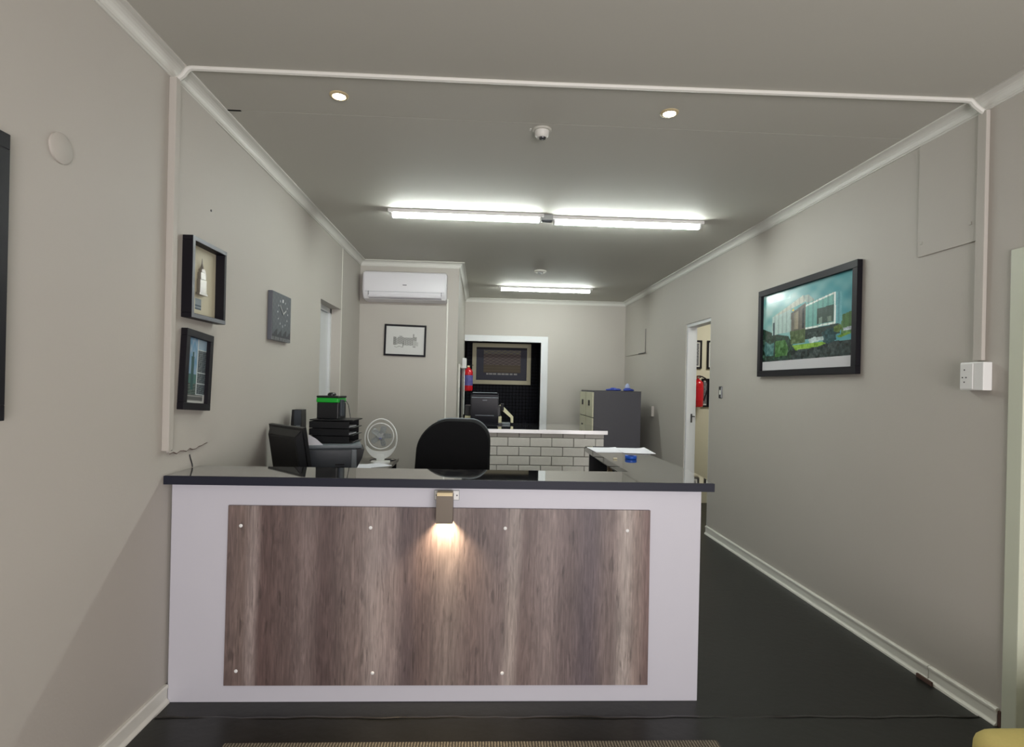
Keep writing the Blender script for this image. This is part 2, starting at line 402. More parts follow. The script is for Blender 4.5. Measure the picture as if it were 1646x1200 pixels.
cov = [(0, 0), (.062, 0), (.062, .007), (.054, .009)] + [(.054 - .042 * math.sin(t * PI / 2 / 6) * 1.0, .009 + .043 * (1 - math.cos(t * PI / 2 / 6))) for t in range(1, 7)] + [(.007, .054), (.007, .062), (0, .062)]
cpath = [(XR, YR), (XR, YB), (XP, YB), (XP, YP), (XL, YP), (XL, YR)]
for i in range(5): sweep(cov, cpath, i, 'trim_%d' % (i + 1), 'cornice_paint', ZC, -1)
bas = [(0, 0), (.024, 0), (.022, .010), (.014, .018), (.012, .022), (.012, .066), (.017, .068), (.017, .078), (.012, .084), (0, .084)]
for k, (pth, nm) in enumerate([([(XR, 2.405), (XR, 2.785)], 'baseboard_right'), ([(XR, 2.79), (XR, DR0)], 'baseboard_right'), ([(XR, DR1), (XR, YB), (OB1 + .115, YB)], 'baseboard_right'),
                 ([(XP, YB), (XP, YP), (XL, YP), (XL, DL1)], 'baseboard_pier'), ([(XL, 2.618), (XL, YR)], 'baseboard_left'), ([(XL, DL0), (XL, 2.87)], 'baseboard_left'), ([(XR, YR), (XR, DF0)], 'baseboard_right')]):
    for i in range(len(pth) - 1): sweep(bas, pth, i, nm, 'trim_white', 0, 1)
# bead across the ceiling and over both cornices
bd = [(XL + .004, 2.578, ZC - .066), (XL + .018, 2.578, ZC - .062), (XL + .045, 2.578, ZC - .04), (XL + .064, 2.579, ZC - .012), (XL + .085, 2.58, ZC - .004)]
be = [(XR - .10, 2.55, ZC - .004), (XR - .068, 2.546, ZC - .010), (XR - .048, 2.542, ZC - .036), (XR - .022, 2.538, ZC - .058), (XR - .006, 2.536, ZC - .068)]
struct(B().tube(bd + [(.3, 2.578, ZC - .004)] + be, .013, 8).build('trim_6', 'cornice_paint', None, True))
# vertical cover strips, boards and panels on the walls
struct(B().box(XL, XL + .032, 2.548, 2.586, 1.155, ZC - .063, .003).build('trim_7', 'wall_paint'))
struct(B().box(XR - .02, XR, 2.512, 2.560, 1.645, ZC - .063, .004).build('trim_8', 'wall_paint'))
struct(B().box(XP - .135, XP - .118, YP - .010, YP, .084, 2.46, .002).build('trim_9', 'trim_white'))
struct(B().box(XL, XL + .004, 5.662, 5.674, .084, ZC - .063).build('trim_10', 'trim_white'))
bo = B(); poly = [(2.588, ZC - .063), (2.588, 1.145)]
for i in range(13):
    t = i / 12; poly.append((2.60 + .345 * t, 1.138 + .006 * math.sin(i * 2.3) + (.012 if i > 9 else 0)))
poly += [(2.958, 1.15), (2.958, ZC - .063)]
cb = bo.prism(poly, XL, XL + .011, 'x').build('wall_panel', 'wall_paint'); tag(cb, 'long painted cover board with torn lower edge on the left wall', 'panel')
for y_, z_ in ((2.60, 2.50), (2.93, 2.34), (2.61, 2.06), (2.61, 1.155), (2.60, 1.53)): B().lathe([(.006, 0), (.006, .003), (.003, .004)], (XL + .011, y_, z_), 'x', 10).build('screw', 'steel_dark', cb)
B().tube([(XL + .009, y_, z_ - .002) for y_, z_ in poly[2:15]], .0022, 6).build('torn_edge', 'stain_brown', cb)
ap = B().box(XR - .009, XR, 2.563, 2.925, 2.218, ZC - .063, .002).build('wall_panel', 'wall_paint'); tag(ap, 'painted access panel high on right wall above the power socket', 'panel')
for y_, z_ in ((2.60, 2.31), (2.90, 2.29)): B().lathe([(.009, 0), (.009, .003), (.004, .004)], (XR - .009, y_, z_), 'x', 10).bm and None
for y_, z_ in ((2.60, 2.31), (2.90, 2.29)): B().box(XR - .012, XR - .009, y_ - .008, y_ + .008, z_ - .008, z_ + .008, .002).build('screw', 'wall_paint', ap)
a2 = B().box(XR - .012, XR, 7.9, YB - .13, 1.99, 2.34, .002).build('wall_panel', 'wall_paint'); tag(a2, 'small painted patch panel on right wall above the filing cabinets', 'panel')
B().box(XR - .016, XR - .012, 7.9, 7.915, 1.99, 2.33).build('edge_line', 'steel_dark', a2)  # dark strips along the near and lower edges of the panel
B().box(XR - .016, XR - .012, 7.9, 8.25, 1.985, 1.997).build('edge_line', 'steel_dark', a2)
# blanking disc on the left wall
dc = B().lathe([(.05, 0), (.05, .006), (.045, .009), (0, .009)], (XL, 1.92, 2.232), 'x', 36).build('blanking_plate', 'wall_paint', None, True); tag(dc, 'round painted blanking plate on left wall near the camera', 'plate')
# crack and stains on the left wall behind the counter
cr = B().tube([(XL + .001, 2.79, 1.11), (XL + .002, 2.80, 1.085), (XL + .002, 2.815, 1.06), (XL + .001, 2.82, 1.046)], .003, 6).build('wire', 'steel_dark'); tag(cr, 'short thin grey wire end hanging on left wall above the counter', 'wire')

# ------------------------------------------------------------------ lights on the ceiling
def batten(name, x0, x1, y, label, group):
    t = thing(name, label, 'light', ((x0 + x1) / 2, y, ZC), 0, group); L_ = (x1 - x0) / 2
    B().box(-L_ - .03, L_ + .03, -.036, .036, -.03, 0, .003).build('housing', 'white_plastic', t)
    B().prism([(-.024, -.03), (.024, -.03), (.024, -.052), (.016, -.062), (-.016, -.062), (-.024, -.052)], -L_, L_, 'x').build('tube', 'tube_light', t)
    for s in (-1, 1): B().box(s * L_ - .008, s * L_ + .008, -.027, .027, -.065, -.028, .003).build('end_cap', 'white_plastic', t)
    return t
batten('tube_light', -.747, .452, 4.56, 'left of the two lit tube lights end to end over the counter', 'ceiling tube lights')
batten('tube_light', .575, 1.792, 4.60, 'right of the two lit tube lights end to end over the counter', 'ceiling tube lights')
batten('tube_light', .25, 1.52, 7.9, 'lit tube light farthest back near the rear wall', 'ceiling tube lights')
jb = thing('junction_box', 'small grey ceiling junction box between the two front tube lights', 'box', (.513, 4.58, ZC))
B().box(-.045, .045, -.04, .04, -.045, 0, .005).build('box_body', 'light_grey', jb); B().box(-.035, .035, -.03, .03, -.049, -.045, .001).build('cover', 'mid_grey_plastic', jb)
def downlight(x, y, label):
    t = thing('downlight', label, 'light', (x, y, ZC), 0, 'recessed downlights')
    B().lathe([(.046, 0), (.046, -.004), (.040, -.008), (.033, -.008), (.031, -.002), (.031, 0)], n=32).build('rim', 'brass_cream', t, True)
    B().lathe([(.030, -.003), (.028, -.009), (.012, -.014), (0, -.015)], n=28).build('bulb', 'spot_light', t, True)
    l = bpy.data.lights.new('downlight_beam', 'SPOT'); l.energy = 9; l.spot_size = math.radians(95); l.spot_blend = .6; l.color = (1, .9, .76); l.shadow_soft_size = .025
    o = bpy.data.objects.new('downlight_beam', l); C.objects.link(o); o.location = (x, y, ZC - .03)
downlight(-.724, 2.775, 'lit round recessed downlight on the left, warm white')
downlight(.925, 2.802, 'lit round recessed downlight on the right near the detector')
sd = thing('motion_detector', 'small white cup-shaped motion detector on ceiling between the downlights', 'detector', (.303, 3.05, ZC))
B().lathe([(.052, 0), (.052, -.006), (.048, -.01), (0, -.01)]).build('base', 'ceiling_paint', sd, True)
B().lathe([(.040, -.01), (.036, -.035), (.026, -.045), (0, -.046)]).build('body', 'cornice_paint', sd, True)
B().lathe([(.019, -.045), (.017, -.052), (0, -.053)], (.003, -.004, 0)).build('lens', 'steel_dark', sd, True)
B().box(-.058, -.050, -.012, .012, -.034, -.006, .002, M=Matrix.Rotation(.5, 4, 'Y')).build('bracket', 'trim_white', sd)
s2 = thing('smoke_detector', 'low round white smoke detector on ceiling before the far tube light', 'detector', (.69, 6.78, ZC))
B().lathe([(.075, 0), (.075, -.012), (.062, -.02), (0, -.02)]).build('base', 'trim_white', s2, True)
B().lathe([(.035, -.02), (.032, -.036), (0, -.04)]).build('sensor', 'light_grey', s2, True)

# ------------------------------------------------------------------ reception counter
CT = 1.043
rc = thing('reception_counter', 'white reception counter with black marble top and grey oak front panel', 'counter', (-.17, 2.74, 0))
rc_off = Vector((-.17, 2.74, 0))
def rb(b): return b.xf(Matrix.Translation(-rc_off))
rb(B().box(XL + .012, 1.06, 2.62, 2.84, .0, 1.003, .003)).build('body', 'counter_white', rc)
top = [(XL + .001, 2.57), (1.10, 2.57), (1.13, 2.885), (1.13, 4.12), (.78, 4.12), (.78, 2.885), (XL + .001, 2.885)]
bt = B().prism(top, CT - .04, CT, 'z')
bmesh.ops.bevel(bt.bm, geom=[e for e in bt.bm.edges], offset=.003, segments=2, affect='EDGES')
rb(bt).build('worktop', 'black_marble', rc)
rb(B().box(XL + .002, 1.101, 2.567, 2.571, CT - .0395, CT - .001, .001)).build('edge_band', 'edge_navy', rc)
rb(B().box(1.04, 1.06, 2.84, 4.08, 0, 1.003)).build('side_panel', 'counter_white', rc)
rb(B().box(.80, 1.04, 4.04, 4.06, 0, 1.003)).build('end_panel', 'steel_dark', rc)
rb(B().box(.84, .87, 3.40, 3.43, 0, 1.003, .003)).build('leg', 'wood_leg', rc)
rb(B().box(.84, .87, 3.62, 3.65, 0, 1.003, .003)).build('leg', 'wood_leg', rc)
rb(B().box(.86, 1.04, 3.0, 4.03, .72, .74)).build('shelf', 'frame_black', rc)
fp = rb(B().prism([(-1.142, .084), (.815, .084), (.811, .905), (-1.137, .905)], 2.604, 2.619, 'y')).build('front_panel', 'grey_oak', rc)
for x, z in ((-1.079, .814), (-.493, .811), (.128, .815), (.703, .81), (-1.087, .151), (-.47, .142), (.128, .141)):
    rb(B().lathe([(.008, 0), (.008, -.002), (.004, -.004), (0, -.0045)], (x, 2.604, z), 'y', 14)).build('screw', 'white_plastic', fp, True)
wl = thing('wall_lamp', 'small lit taupe box spotlight fixed to the counter front', 'lamp', (-.15, 2.62, .925))
B().box(-.056, .062, -.005, 0, .015, .062, .002).build('mounting_plate', 'light_grey', wl)
B().box(-.053, .059, -.008, -.005, .018, .059, .001).build('cover_plate', 'white_plastic', wl)
for s in (-.044, .05): B().lathe([(.004, 0), (.003, -.002)], (s, -.008, .038), 'y', 10).build('screw', 'steel_dark', wl)
sb_ = B().prism([(-.008, .040), (-.030, .064), (-.095, .066), (-.098, .056), (-.098, .050), (-.008, .02)], -.036, .034, 'x'); sb_.build('bracket', 'brass_cream', wl)
hs = B()
for q in ((-.038, .036, -.100, -.096, -.072, .052), (-.038, .036, -.024, -.020, -.072, .052), (-.038, -.034, -.096, -.024, -.072, .052), (.032, .036, -.096, -.024, -.072, .052), (-.034, .032, -.096, -.024, .03, .05)): hs.box(*q)
hs.build('shade', 'taupe_metal', wl)
B().lathe([(.026, 0), (.026, .006), (.018, .010)], (0, -.06, -.022)).build('bulb', 'lamp_glow', wl, True)
l = bpy.data.lights.new('counter_lamp_beam', 'SPOT'); l.energy = 23; l.spot_size = math.radians(110); l.spot_blend = .8; l.color = (1, .80, .55); l.shadow_soft_size = .024
o = bpy.data.objects.new('counter_lamp_beam', l); C.objects.link(o); o.location = (-.15, 2.550, .893); o.rotation_euler = (math.radians(8), 0, 0)

# things on the right return of the counter
def sheet(name, label, cat, x, y, z, w_, d_, rz, m='paper', t=.0015, group=None):
    o = B().box(-w_ / 2, w_ / 2, -d_ / 2, d_ / 2, 0, t).build(name, m); o.location = (x, y, z); o.rotation_euler = (0, 0, rz); return tag(o, label, cat, group)
def wavy(name, label, x, y, z, w_, d_, rz, amp):
    b = B(); g = []
    for k in range(2):
        for i in range(9):
            for j in range(7):
                u = i / 8; v = j / 6; zz = amp * (max(0, u - .7) / .3) ** 2 * v + .0015 * (1 - k)
                g.append(b.bm.verts.new((-w_ / 2 + w_ * u, -d_ / 2 + d_ * v, zz)))
    for k in range(2):
        for i in range(8):
            for j in range(6):
                a = k * 63 + i * 7 + j; f = [g[a], g[a + 7], g[a + 8], g[a + 1]]; b.bm.faces.new(f if k == 0 else f[::-1])
    rim = [i * 7 for i in range(9)] + [56 + j for j in range(1, 7)] + [i * 7 + 6 for i in range(7, -1, -1)] + [j for j in range(5, 0, -1)]
    for q in range(len(rim)):
        a, c = rim[q], rim[(q + 1) % len(rim)]; b.bm.faces.new((g[a], g[a + 63], g[c + 63], g[c]))
    o = b.build(name, 'paper', None, True); o.location = (x, y, z); o.rotation_euler = (0, 0, rz); return tag(o, label, 'paper', 'loose papers on the counter return')
wavy('paper_sheet', 'white sheet of paper, left of two on the counter return', .885, 3.88, CT + .0005, .21, .297, .03, .004)
wavy('paper_sheet', 'white sheet of paper with lifted corner, right of two on the counter return', 1.075, 3.84, CT + .0025, .21, .32, -.05, .008)
tp = thing('tape_roll', 'blue roll of tape lying on the counter return by the papers', 'tape', (.935, 3.42, CT + .001))
B().lathe([(.022, 0), (.034, 0), (.036, .003), (.036, .016), (.034, .019), (.022, .019), (.022, 0)], n=32).build('ring', 'blue_plastic', tp, True)
B().lathe([(.018, .001), (.022, .001), (.022, .018), (.018, .018), (.018, .001)], n=32).build('core', 'frame_black', tp, True)
cl = B().box(-.012, .012, -.008, .008, 0, .008, .003).build('eraser', 'mount_cream'); cl.location = (.83, 3.39, CT + .001); tag(cl, 'tiny cream eraser lying on the counter return', 'eraser')

# ------------------------------------------------------------------ pictures
def picture(name, label, cat, loc, rz, w_, h_, depth, fw, fm='frame_black', tilt=0, face=.008, group=None):
    """loc = centre of the back on the wall; local x right, z up, -y out of the wall"""
    t = thing(name, label, cat, loc, 0, group); t.matrix_world = Matrix.Translation(loc) @ Matrix.Rotation(rz, 4, 'Z') @ Matrix.Rotation(tilt, 4, 'Y')
    t.rotation_euler = t.matrix_world.to_euler(); X, Z = w_ / 2, h_ / 2
    b = B()
    for q in ((-X, X, Z - fw, Z), (-X, X, -Z, -Z + fw), (-X, -X + fw, -Z + fw, Z - fw), (X - fw, X, -Z + fw, Z - fw)): b.box(q[0], q[1], -depth, -.001, q[2], q[3], .0015, 1)
    b.build('frame', fm, t); return t
NL, NR = PI / 2, -PI / 2

# building photograph on the right wall
rp = picture('framed_picture', 'large black-framed photo of a glass office building on right wall', 'picture', (XR, 3.99, 1.955), NR, 1.24, .712, .035, .048)
def Q(x, y):   # measured on a slanted view of the print; undo its foreshortening
    s = (x - 145) / (912 - 145.); tpy = 405 + (195 - 405) * s; bty = 1060 + (1035 - 1060) * s
    return (s * 592 / (452 + s * 140), 1 - (y - tpy) / (bty - tpy))
P_ = [([(140, 985), (912, 940), (912, 800), (140, 860)], (44, 56, 56)),
      ([(140, 970), (140, 690), (250, 740), (360, 760), (400, 840), (380, 960)], (34, 58, 46)),
      ([(250, 940), (250, 800), (330, 790), (360, 860), (350, 930)], (62, 104, 52)),
      ([(155, 880), (165, 800), (205, 830), (240, 810), (235, 930), (170, 930)], (66, 108, 106)),
      ([(800, 590), (912, 545), (912, 740), (800, 760)], (82, 116, 72)),
      ([(220, 590), (380, 520), (380, 720), (220, 750)], (168, 190, 184)),
      ([(225, 640), (240, 635), (242, 745), (228, 748)], (62, 80, 84)),
      ([(230, 585), (470, 410), (520, 450), (380, 520), (300, 560)], (178, 184, 170)),
      ([(378, 560), (500, 470), (505, 700), (380, 720)], (96, 92, 84)),
      ([(405, 560), (440, 540), (440, 700), (405, 705)], (142, 134, 116)),
      ([(470, 525), (490, 510), (490, 690), (470, 695)], (50, 56, 58)),
      ([(385, 530), (400, 520), (402, 540), (386, 545)], (226, 190, 70)),
      ([(470, 410), (520, 400), (575, 450), (510, 480)], (150, 168, 160)),
      ([(500, 480), (745, 390), (745, 655), (500, 700)], (112, 168, 160)),
      ([(595, 530), (735, 495), (735, 645), (595, 665)], (66, 84, 78)),
      ([(610, 610), (640, 600), (640, 655), (612, 660)], (120, 140, 128)),
      ([(680, 600), (715, 595), (715, 640), (682, 645)], (112, 130, 118)),
      ([(500, 492), (745, 385), (745, 400), (500, 508)], (222, 230, 224)),
      ([(500, 690), (750, 645), (750, 662), (500, 706)], (222, 232, 226)),
      ([(735, 390), (750, 385), (752, 655), (738, 658)], (226, 234, 230)),
      ([(752, 388), (800, 385), (806, 640), (754, 655)], (104, 164, 172)),
      ([(500, 708), (780, 660), (790, 745), (640, 790), (500, 790)], (44, 60, 58)),
      ([(370, 720), (500, 700), (500, 820), (380, 830)], (78, 96, 62)),
      ([(390, 840), (640, 815), (680, 830), (600, 860), (420, 885)], (118, 158, 56)),
      ([(760, 770), (870, 735), (880, 750), (790, 785)], (112, 148, 58)),
      ([(640, 740), (690, 700), (750, 705), (760, 800), (700, 835), (650, 820)], (34, 66, 70)),
      ([(525, 795), (570, 775), (650, 770), (655, 800), (540, 828)], (176, 194, 192)),
      ([(815, 700), (905, 685), (905, 715), (820, 728)], (170, 180, 186)),
      ([(735, 690), (790, 665), (810, 700), (780, 740), (740, 730)], (88, 110, 54))]
P_ = [([Q(*p) for p in poly], c) for poly, c in P_]
def nz(u, v, k=1.0):
    return (math.sin(u * 17 * k + v * 5) * math.sin(v * 23 * k - u * 7) + math.sin(u * 41 * k + 1.3) * math.sin(v * 37 * k + 2.1) * .6) / 1.6
rnd = random.Random(3)
def blotch(u, v, n):
    h = lambda i, j: ((i * 73856093) ^ (j * 19349663)) % 1013 / 1013 - .5
    x, y = u * n * 1.7, v * n; i, j = int(x), int(y); fx, fy = x - i, y - j; fx = fx * fx * (3 - 2 * fx); fy = fy * fy * (3 - 2 * fy)
    return (h(i, j) * (1 - fx) + h(i + 1, j) * fx) * (1 - fy) + (h(i, j + 1) * (1 - fx) + h(i + 1, j + 1) * fx) * fy
def building(u, v):
    if v < .115: return (206, 205, 208)
    n = nz(u, v); c = (92 + 30 * n + 44 * (1 - u), 160 + 18 * n + 20 * (1 - u), 168 + 16 * n + 8 * (1 - u))
    if v > .88 and .0 < u < .35: c = tuple(x + 60 * max(0, n + .3) for x in c)
    hit = None
    for poly, col in P_:
        if inside((u, v), poly): hit = col
    if v < .27 and hit is None: hit = (44, 62, 56)
    if hit:
        j = rnd.uniform(-8, 8) + (52 * blotch(u, v, 26) + 30 * blotch(u, v, 55) if v < .42 else 14 * blotch(u, v, 30)); hit = tuple(max(0, min(255, q * 1.06 + j)) for q in hit)
        if hit[1] > 90 and (int(u * 60) % 3 == 0) and v > .4: hit = tuple(q * .88 for q in hit)
        return hit
    return tuple(max(0, min(255, q)) for q in c)
artwork('print', 1.24 - .096, .712 - .096, 240, 136, building, 'glazed_print', rp, -.012)

# shadow box on the left wall
sbx = picture('shadow_box', 'deep black shadow box with a small silver tower model on left wall', 'picture', (XL + .011, 2.835, 1.956), NL, .345, .382, .05, .022)
def towerart(u, v):
    if abs(u - .42) < .10 and .10 < v < .24: return (126, 138, 144) if (int(v * 60) % 2) or v > .17 else (62, 78, 92)
    return (196, 190, 166)
artwork('backing', .301, .338, 40, 44, towerart, 'matt_print', sbx, -.004)
tm = B()
for (z0, z1, a) in ((-.055, .01, .032), (.01, .045, .026), (.045, .062, .018)): tm.box(-.01 - a, -.01 + a, -.022, -.005, z0, z1, .002)
tm.tube([(-.01, -.013, .06), (-.01, -.013, .085), (-.01, -.013, .115)], [.010, .004, .001], 8); tm.box(-.05, .03, -.024, -.005, -.066, -.055)
tm.build('tower_model', 'silver_model', sbx)
B().box(-.172, .172, -.0505, -.0495, .171, .190).build('rim_top', 'frame_grey', sbx); B().box(-.172, .172, -.0505, -.0495, -.190, -.171).build('rim_bottom', 'frame_grey', sbx)
B().box(-.172, -.151, -.0505, -.0495, -.171, .171).build('rim_side', 'frame_grey', sbx)
# tilted collage
pc = picture('framed_picture', 'narrow tilted black-framed tower photo collage below the shadow box', 'picture', (XL + .012, 2.785, 1.517), NL, .262, .38, .03, .034, tilt=math.radians(4))
def collage(u, v):
    if v < .13: return (196, 198, 196) if (u < .08 or u > .92 or v < .03) else ((92, 94, 94) if int(v * 90) % 3 else (150, 152, 150))
    if u > .55:
        k = int((v - .13) / .174); q = ((v - .13) / .174) % 1
        if q < .06 or u < .58: return (176, 186, 188)
        return (60 + 70 * abs(nz(u * 2, v * 2, 2)), 68 + 74 * abs(nz(u * 2, v * 2, 2)), 72 + 76 * abs(nz(u * 2, v * 2, 2))) if v < .85 else (138, 160, 176)
    if .28 < u < .42 and .2 < v < .72 + (.06 if abs(u - .35) < .03 else 0): return (52, 84, 84)
    if v < .30: return (52 + 80 * abs(nz(u, v, 3)), 66 + 80 * abs(nz(u, v, 3)), 66 + 70 * abs(nz(u, v, 3)))
    if v < .45: return (70, 108, 104)
    return (116 - 30 * nz(u, v), 150 - 16 * nz(u, v), 176 - 8 * nz(u, v))
artwork('print', .194, .312, 44, 70, collage, 'glazed_print', pc, -.012)
# slate clock
ck = thing('wall_clock', 'square dark slate wall clock with a town skyline print', 'clock', (XL, 3.92, 1.91), NL)
B().box(-.178, .178, -.03, -.001, -.162, .162, .003).build('body', 'frame_grey', ck)
def skyl(u, v):
    c = (82, 87, 92)
    if v < .30 and ((int(u * 26) * 7919 % 13) / 13 * .16 + .10) > v: c = (46, 50, 55)
    if v < .07: c = (30, 32, 36) if int(u * 30) % 2 else (130, 132, 134)
    r = math.hypot(u - .55, v - .60)
    a = math.atan2(v - .6, u - .55) / (PI / 6)
    if .25 < r < .30 and abs(a - round(a)) < .09: c = (175, 178, 180)
    if abs(u - .55) < .03 and .83 < v < .90: c = (205, 206, 206)
    k = 1 + .10 * nz(u, v, 2); return tuple(q * k for q in c)
artwork('dial', .352, .320, 64, 58, skyl, 'matt_print', ck, -.0315, .0012)
B().box(-.004, .004, -.036, -.033, -.01, .085, .001, M=Matrix.Translation((.018, 0, .03)) @ Matrix.Rotation(-.9, 4, 'Y')).build('minute_hand', 'light_grey', ck)
B().box(-.005, .005, -.038, -.036, -.01, .055, .001, M=Matrix.Translation((.018, 0, .03)) @ Matrix.Rotation(1.1, 4, 'Y')).build('hour_hand', 'light_grey', ck)
# black frame at the left edge
bf = picture('framed_picture', 'tall black picture frame cut off by the left edge', 'picture', (XL, 1.39, 1.76), NL, .6, .83, .03, .045)
artwork('print', .51, .74, 6, 8, lambda u, v: (150, 150, 146), 'glazed_print', bf, -.012)
# sketch on the pier
sk = picture('framed_picture', 'small black-framed pencil sketch of a building below the air conditioner', 'picture', (-.882, YP, 1.97), 0, .478, .362, .022, .021, tilt=math.radians(1.0))
def sketch(u, v):
    g = 0
    for (x0, x1, y0, y1, d) in ((.19, .27, .33, .62, 80), (.27, .30, .33, .58, 50), (.30, .46, .36, .62, 62), (.34, .42, .60, .66, 46), (.46, .80, .50, .60, 62), (.46, .80, .32, .50, 34), (.70, .735, .58, .74, 70), (.735, .80, .50, .64, 66), (.80, .84, .30, .45, 26)):
        if x0 < u < x1 and y0 < v < y1: g = max(g, d)
    if .46 < u < .72 and .33 < v < .5 and int(u * 46) % 2: g += 46
    if .43 < u < .46 and .26 < v < .42: g = 80
    if .22 < u < .44 and abs(v - .27 - .02 * math.sin(u * 40)) < .012: g = 60
    if .70 < u < .78 and .25 < v < .31: g = 60
    g *= .8 + .35 * nz(u, v, 4); b_ = 205; return (b_ - g, b_ - g, b_ - 3 - g)
artwork('print', .437, .321, 90, 66, sketch, 'glazed_print', sk, -.01)
# champagne framed picture in the dark room
bp_ = picture('framed_picture', 'large champagne-framed picture on the black tiled wall of the back room', 'picture', (.376, 10.43, 1.875), 0, 1.09, .76, .035, .075, 'frame_champagne')
def oldprint(u, v):
    if .14 < u < .88 and .16 < v < .92:
        if v < .235: return (205, 203, 200) if (.20 < u < .82 and .165 < v < .225 and int(u * 62) % 5 != 0) else (84, 84, 98)
        if v > .80: return (150 + 30 * nz(u, v, 3), 146 + 28 * nz(u, v, 3), 134)
        if v < .46: return (112, 96, 78) if int(v * 48) % 2 else (134, 120, 100)
        n = nz(u, v, 3); return (128 + 34 * n, 114 + 32 * n, 110 + 30 * n)
    return (84, 85, 100) if v < .94 else (48, 46, 56)
artwork('print', .94, .61, 90, 60, oldprint, 'matt_print', bp_, -.012)
# four small frames in the side office
def greys(s): return lambda u, v: ((205, 206, 200) if (u < .1 or u > .9 or v < .08 or v > .92) else (110 + 55 * nz(u + s, v, 2), 112 + 55 * nz(u + s, v, 2), 116 + 50 * nz(u + s, v, 2)))
for (x, z, s, lab, w_) in ((2.752, 1.937, 0, 'upper left black-framed photo on the side office wall', .24), (3.062, 1.937, 1, 'upper right black-framed photo on the side office wall', .24),
                       (2.925, 1.44, 2, 'lower left black-framed photo, narrow, beside the red extinguisher in side office', .09), (3.08, 1.44, 3, 'lower right black-framed pale picture on the side office wall', .24)):
    q = picture('framed_picture', lab, 'picture', (x, 7.2, z), 0, w_, .37, .02, .022, group='frames in the side office')
    artwork('print', w_ - .044, .326, 12, 18, greys(s) if s < 3 else (lambda u, v: (196, 204, 206)), 'matt_print', q, -.01)

# ------------------------------------------------------------------ air conditioner
ac = thing('air_conditioner', 'white split air conditioner high on the pier wall', 'air conditioner', (-.875, YP, 2.57))
prof = [(0, .16), (-.15, .16), (-.185, .148), (-.2, .12), (-.205, -.05), (-.198, -.10), (-.16, -.150), (-.10, -.165), (0, -.165)]
a_ = B().prism(prof, -.465, .465, 'x')
bmesh.ops.bevel(a_.bm, geom=[e for e in a_.bm.edges if abs(e.verts[0].co.x - e.verts[1].co.x) < 1e-5], offset=.014, segments=3, affect='EDGES')
a_.build('casing', 'ac_white', ac, True)
fl_ = B().box(-.40, .41, -.003, .003, -.026, .026, .002, M=Matrix.Translation((0, -.1985, -.112)) @ Matrix.Rotation(math.radians(35) * -1, 4, 'X')); fl_.build('flap', 'ac_white', ac)
B().box(-.402, -.397, -.207, -.198, -.115, -.07).build('flap_hinge', 'steel_dark', ac); B().box(.407, .412, -.207, -.198, -.115, -.07).build('flap_hinge', 'steel_dark', ac)
B().box(-.44, .44, -.2055, -.2035, -.075, -.0725).build('panel_line', 'mid_grey_plastic', ac)
B().box(-.40, .41, -.170, -.160, -.145, -.1405).build('outlet', 'steel_dark', ac)
B().box(-.022, .022, -.2058, -.2035, -.002, .008).build('logo', 'grey_print', ac)

# ------------------------------------------------------------------ sockets and switches
sk_ = thing('power_socket', 'white surface power socket box on right wall under its conduit', 'socket', (XR, 2.536, 1.571), NR)
B().box(-.062, .062, -.045, 0, -.066, .066, .004).build('box_body', 'white_plastic', sk_)
B().box(-.058, .010, -.049, -.045, -.060, .060, .002).build('face_plate', 'white_plastic', sk_)
for dx, dz in ((-.034, .03), (-.044, -.006), (-.024, -.006), (-.034, -.028)): B().lathe([(.0035, 0), (.0035, -.001)], (dx, -.049, dz), 'y', 10).build('pin_hole', 'steel_dark', sk_)
sw = thing('light_switch', 'small steel light switch on right wall beside the open doorway', 'switch', (XR, 5.385, 1.458), NR)
B().box(-.036, .036, -.008, 0, -.058, .058, .003).build('plate', 'steel_dark', sw); B().box(-.012, .012, -.013, -.008, -.022, .022, .002).build('rocker', 'trim_white', sw)
B().box(.018, .030, -.010, -.008, -.05, .05).build('trim_edge', 'light_grey', sw)
jk = B().box(-.05, .05, -.012, .0, 0, .022, .004).build('rusty_clip', 'stain_brown'); jk.location = (XR - .025, 2.79, .0); jk.rotation_euler = (0, 0, NR); tag(jk, 'short rusty brown scrap at foot of right baseboard by its joint', 'scrap')
j2 = B().box(-.007, .007, -.01, .0, 0, .075, .002).build('baseboard_chip', 'stain_brown'); j2.location = (XR, 2.396, 0); j2.rotation_euler = (0, 0, NR); tag(j2, 'brown broken end piece at near end of right baseboard', 'scrap')

# ------------------------------------------------------------------ left desk
DZ = .75
dk = thing('desk', 'low grey-topped office desk along left wall behind the counter', 'desk', (-1.09, 4.35, 0))
B().box(-.31, .31, -1.10, 1.13, DZ - .03, DZ, .004).build('desktop', 'desk_top', dk)
B().box(-.29, .29, -1.08, -1.055, 0, DZ - .03).build('side_panel', 'frame_black', dk); B().box(-.29, .29, 1.09, 1.115, 0, DZ - .03).build('side_panel', 'frame_black', dk)
B().box(-.27, -.25, -1.055, 1.09, .3, DZ - .03).build('back_panel', 'frame_black', dk)

# monitor seen from behind
mo = thing('monitor', 'black computer monitor seen from behind at left end of counter', 'monitor', (-1.195, 3.66, DZ), math.radians(136))
TM = Matrix.Translation((0, 0, .125)) @ Matrix.Rotation(math.radians(-10), 4, 'X') @ Matrix.Diagonal((.94, 1, 1.04, 1))
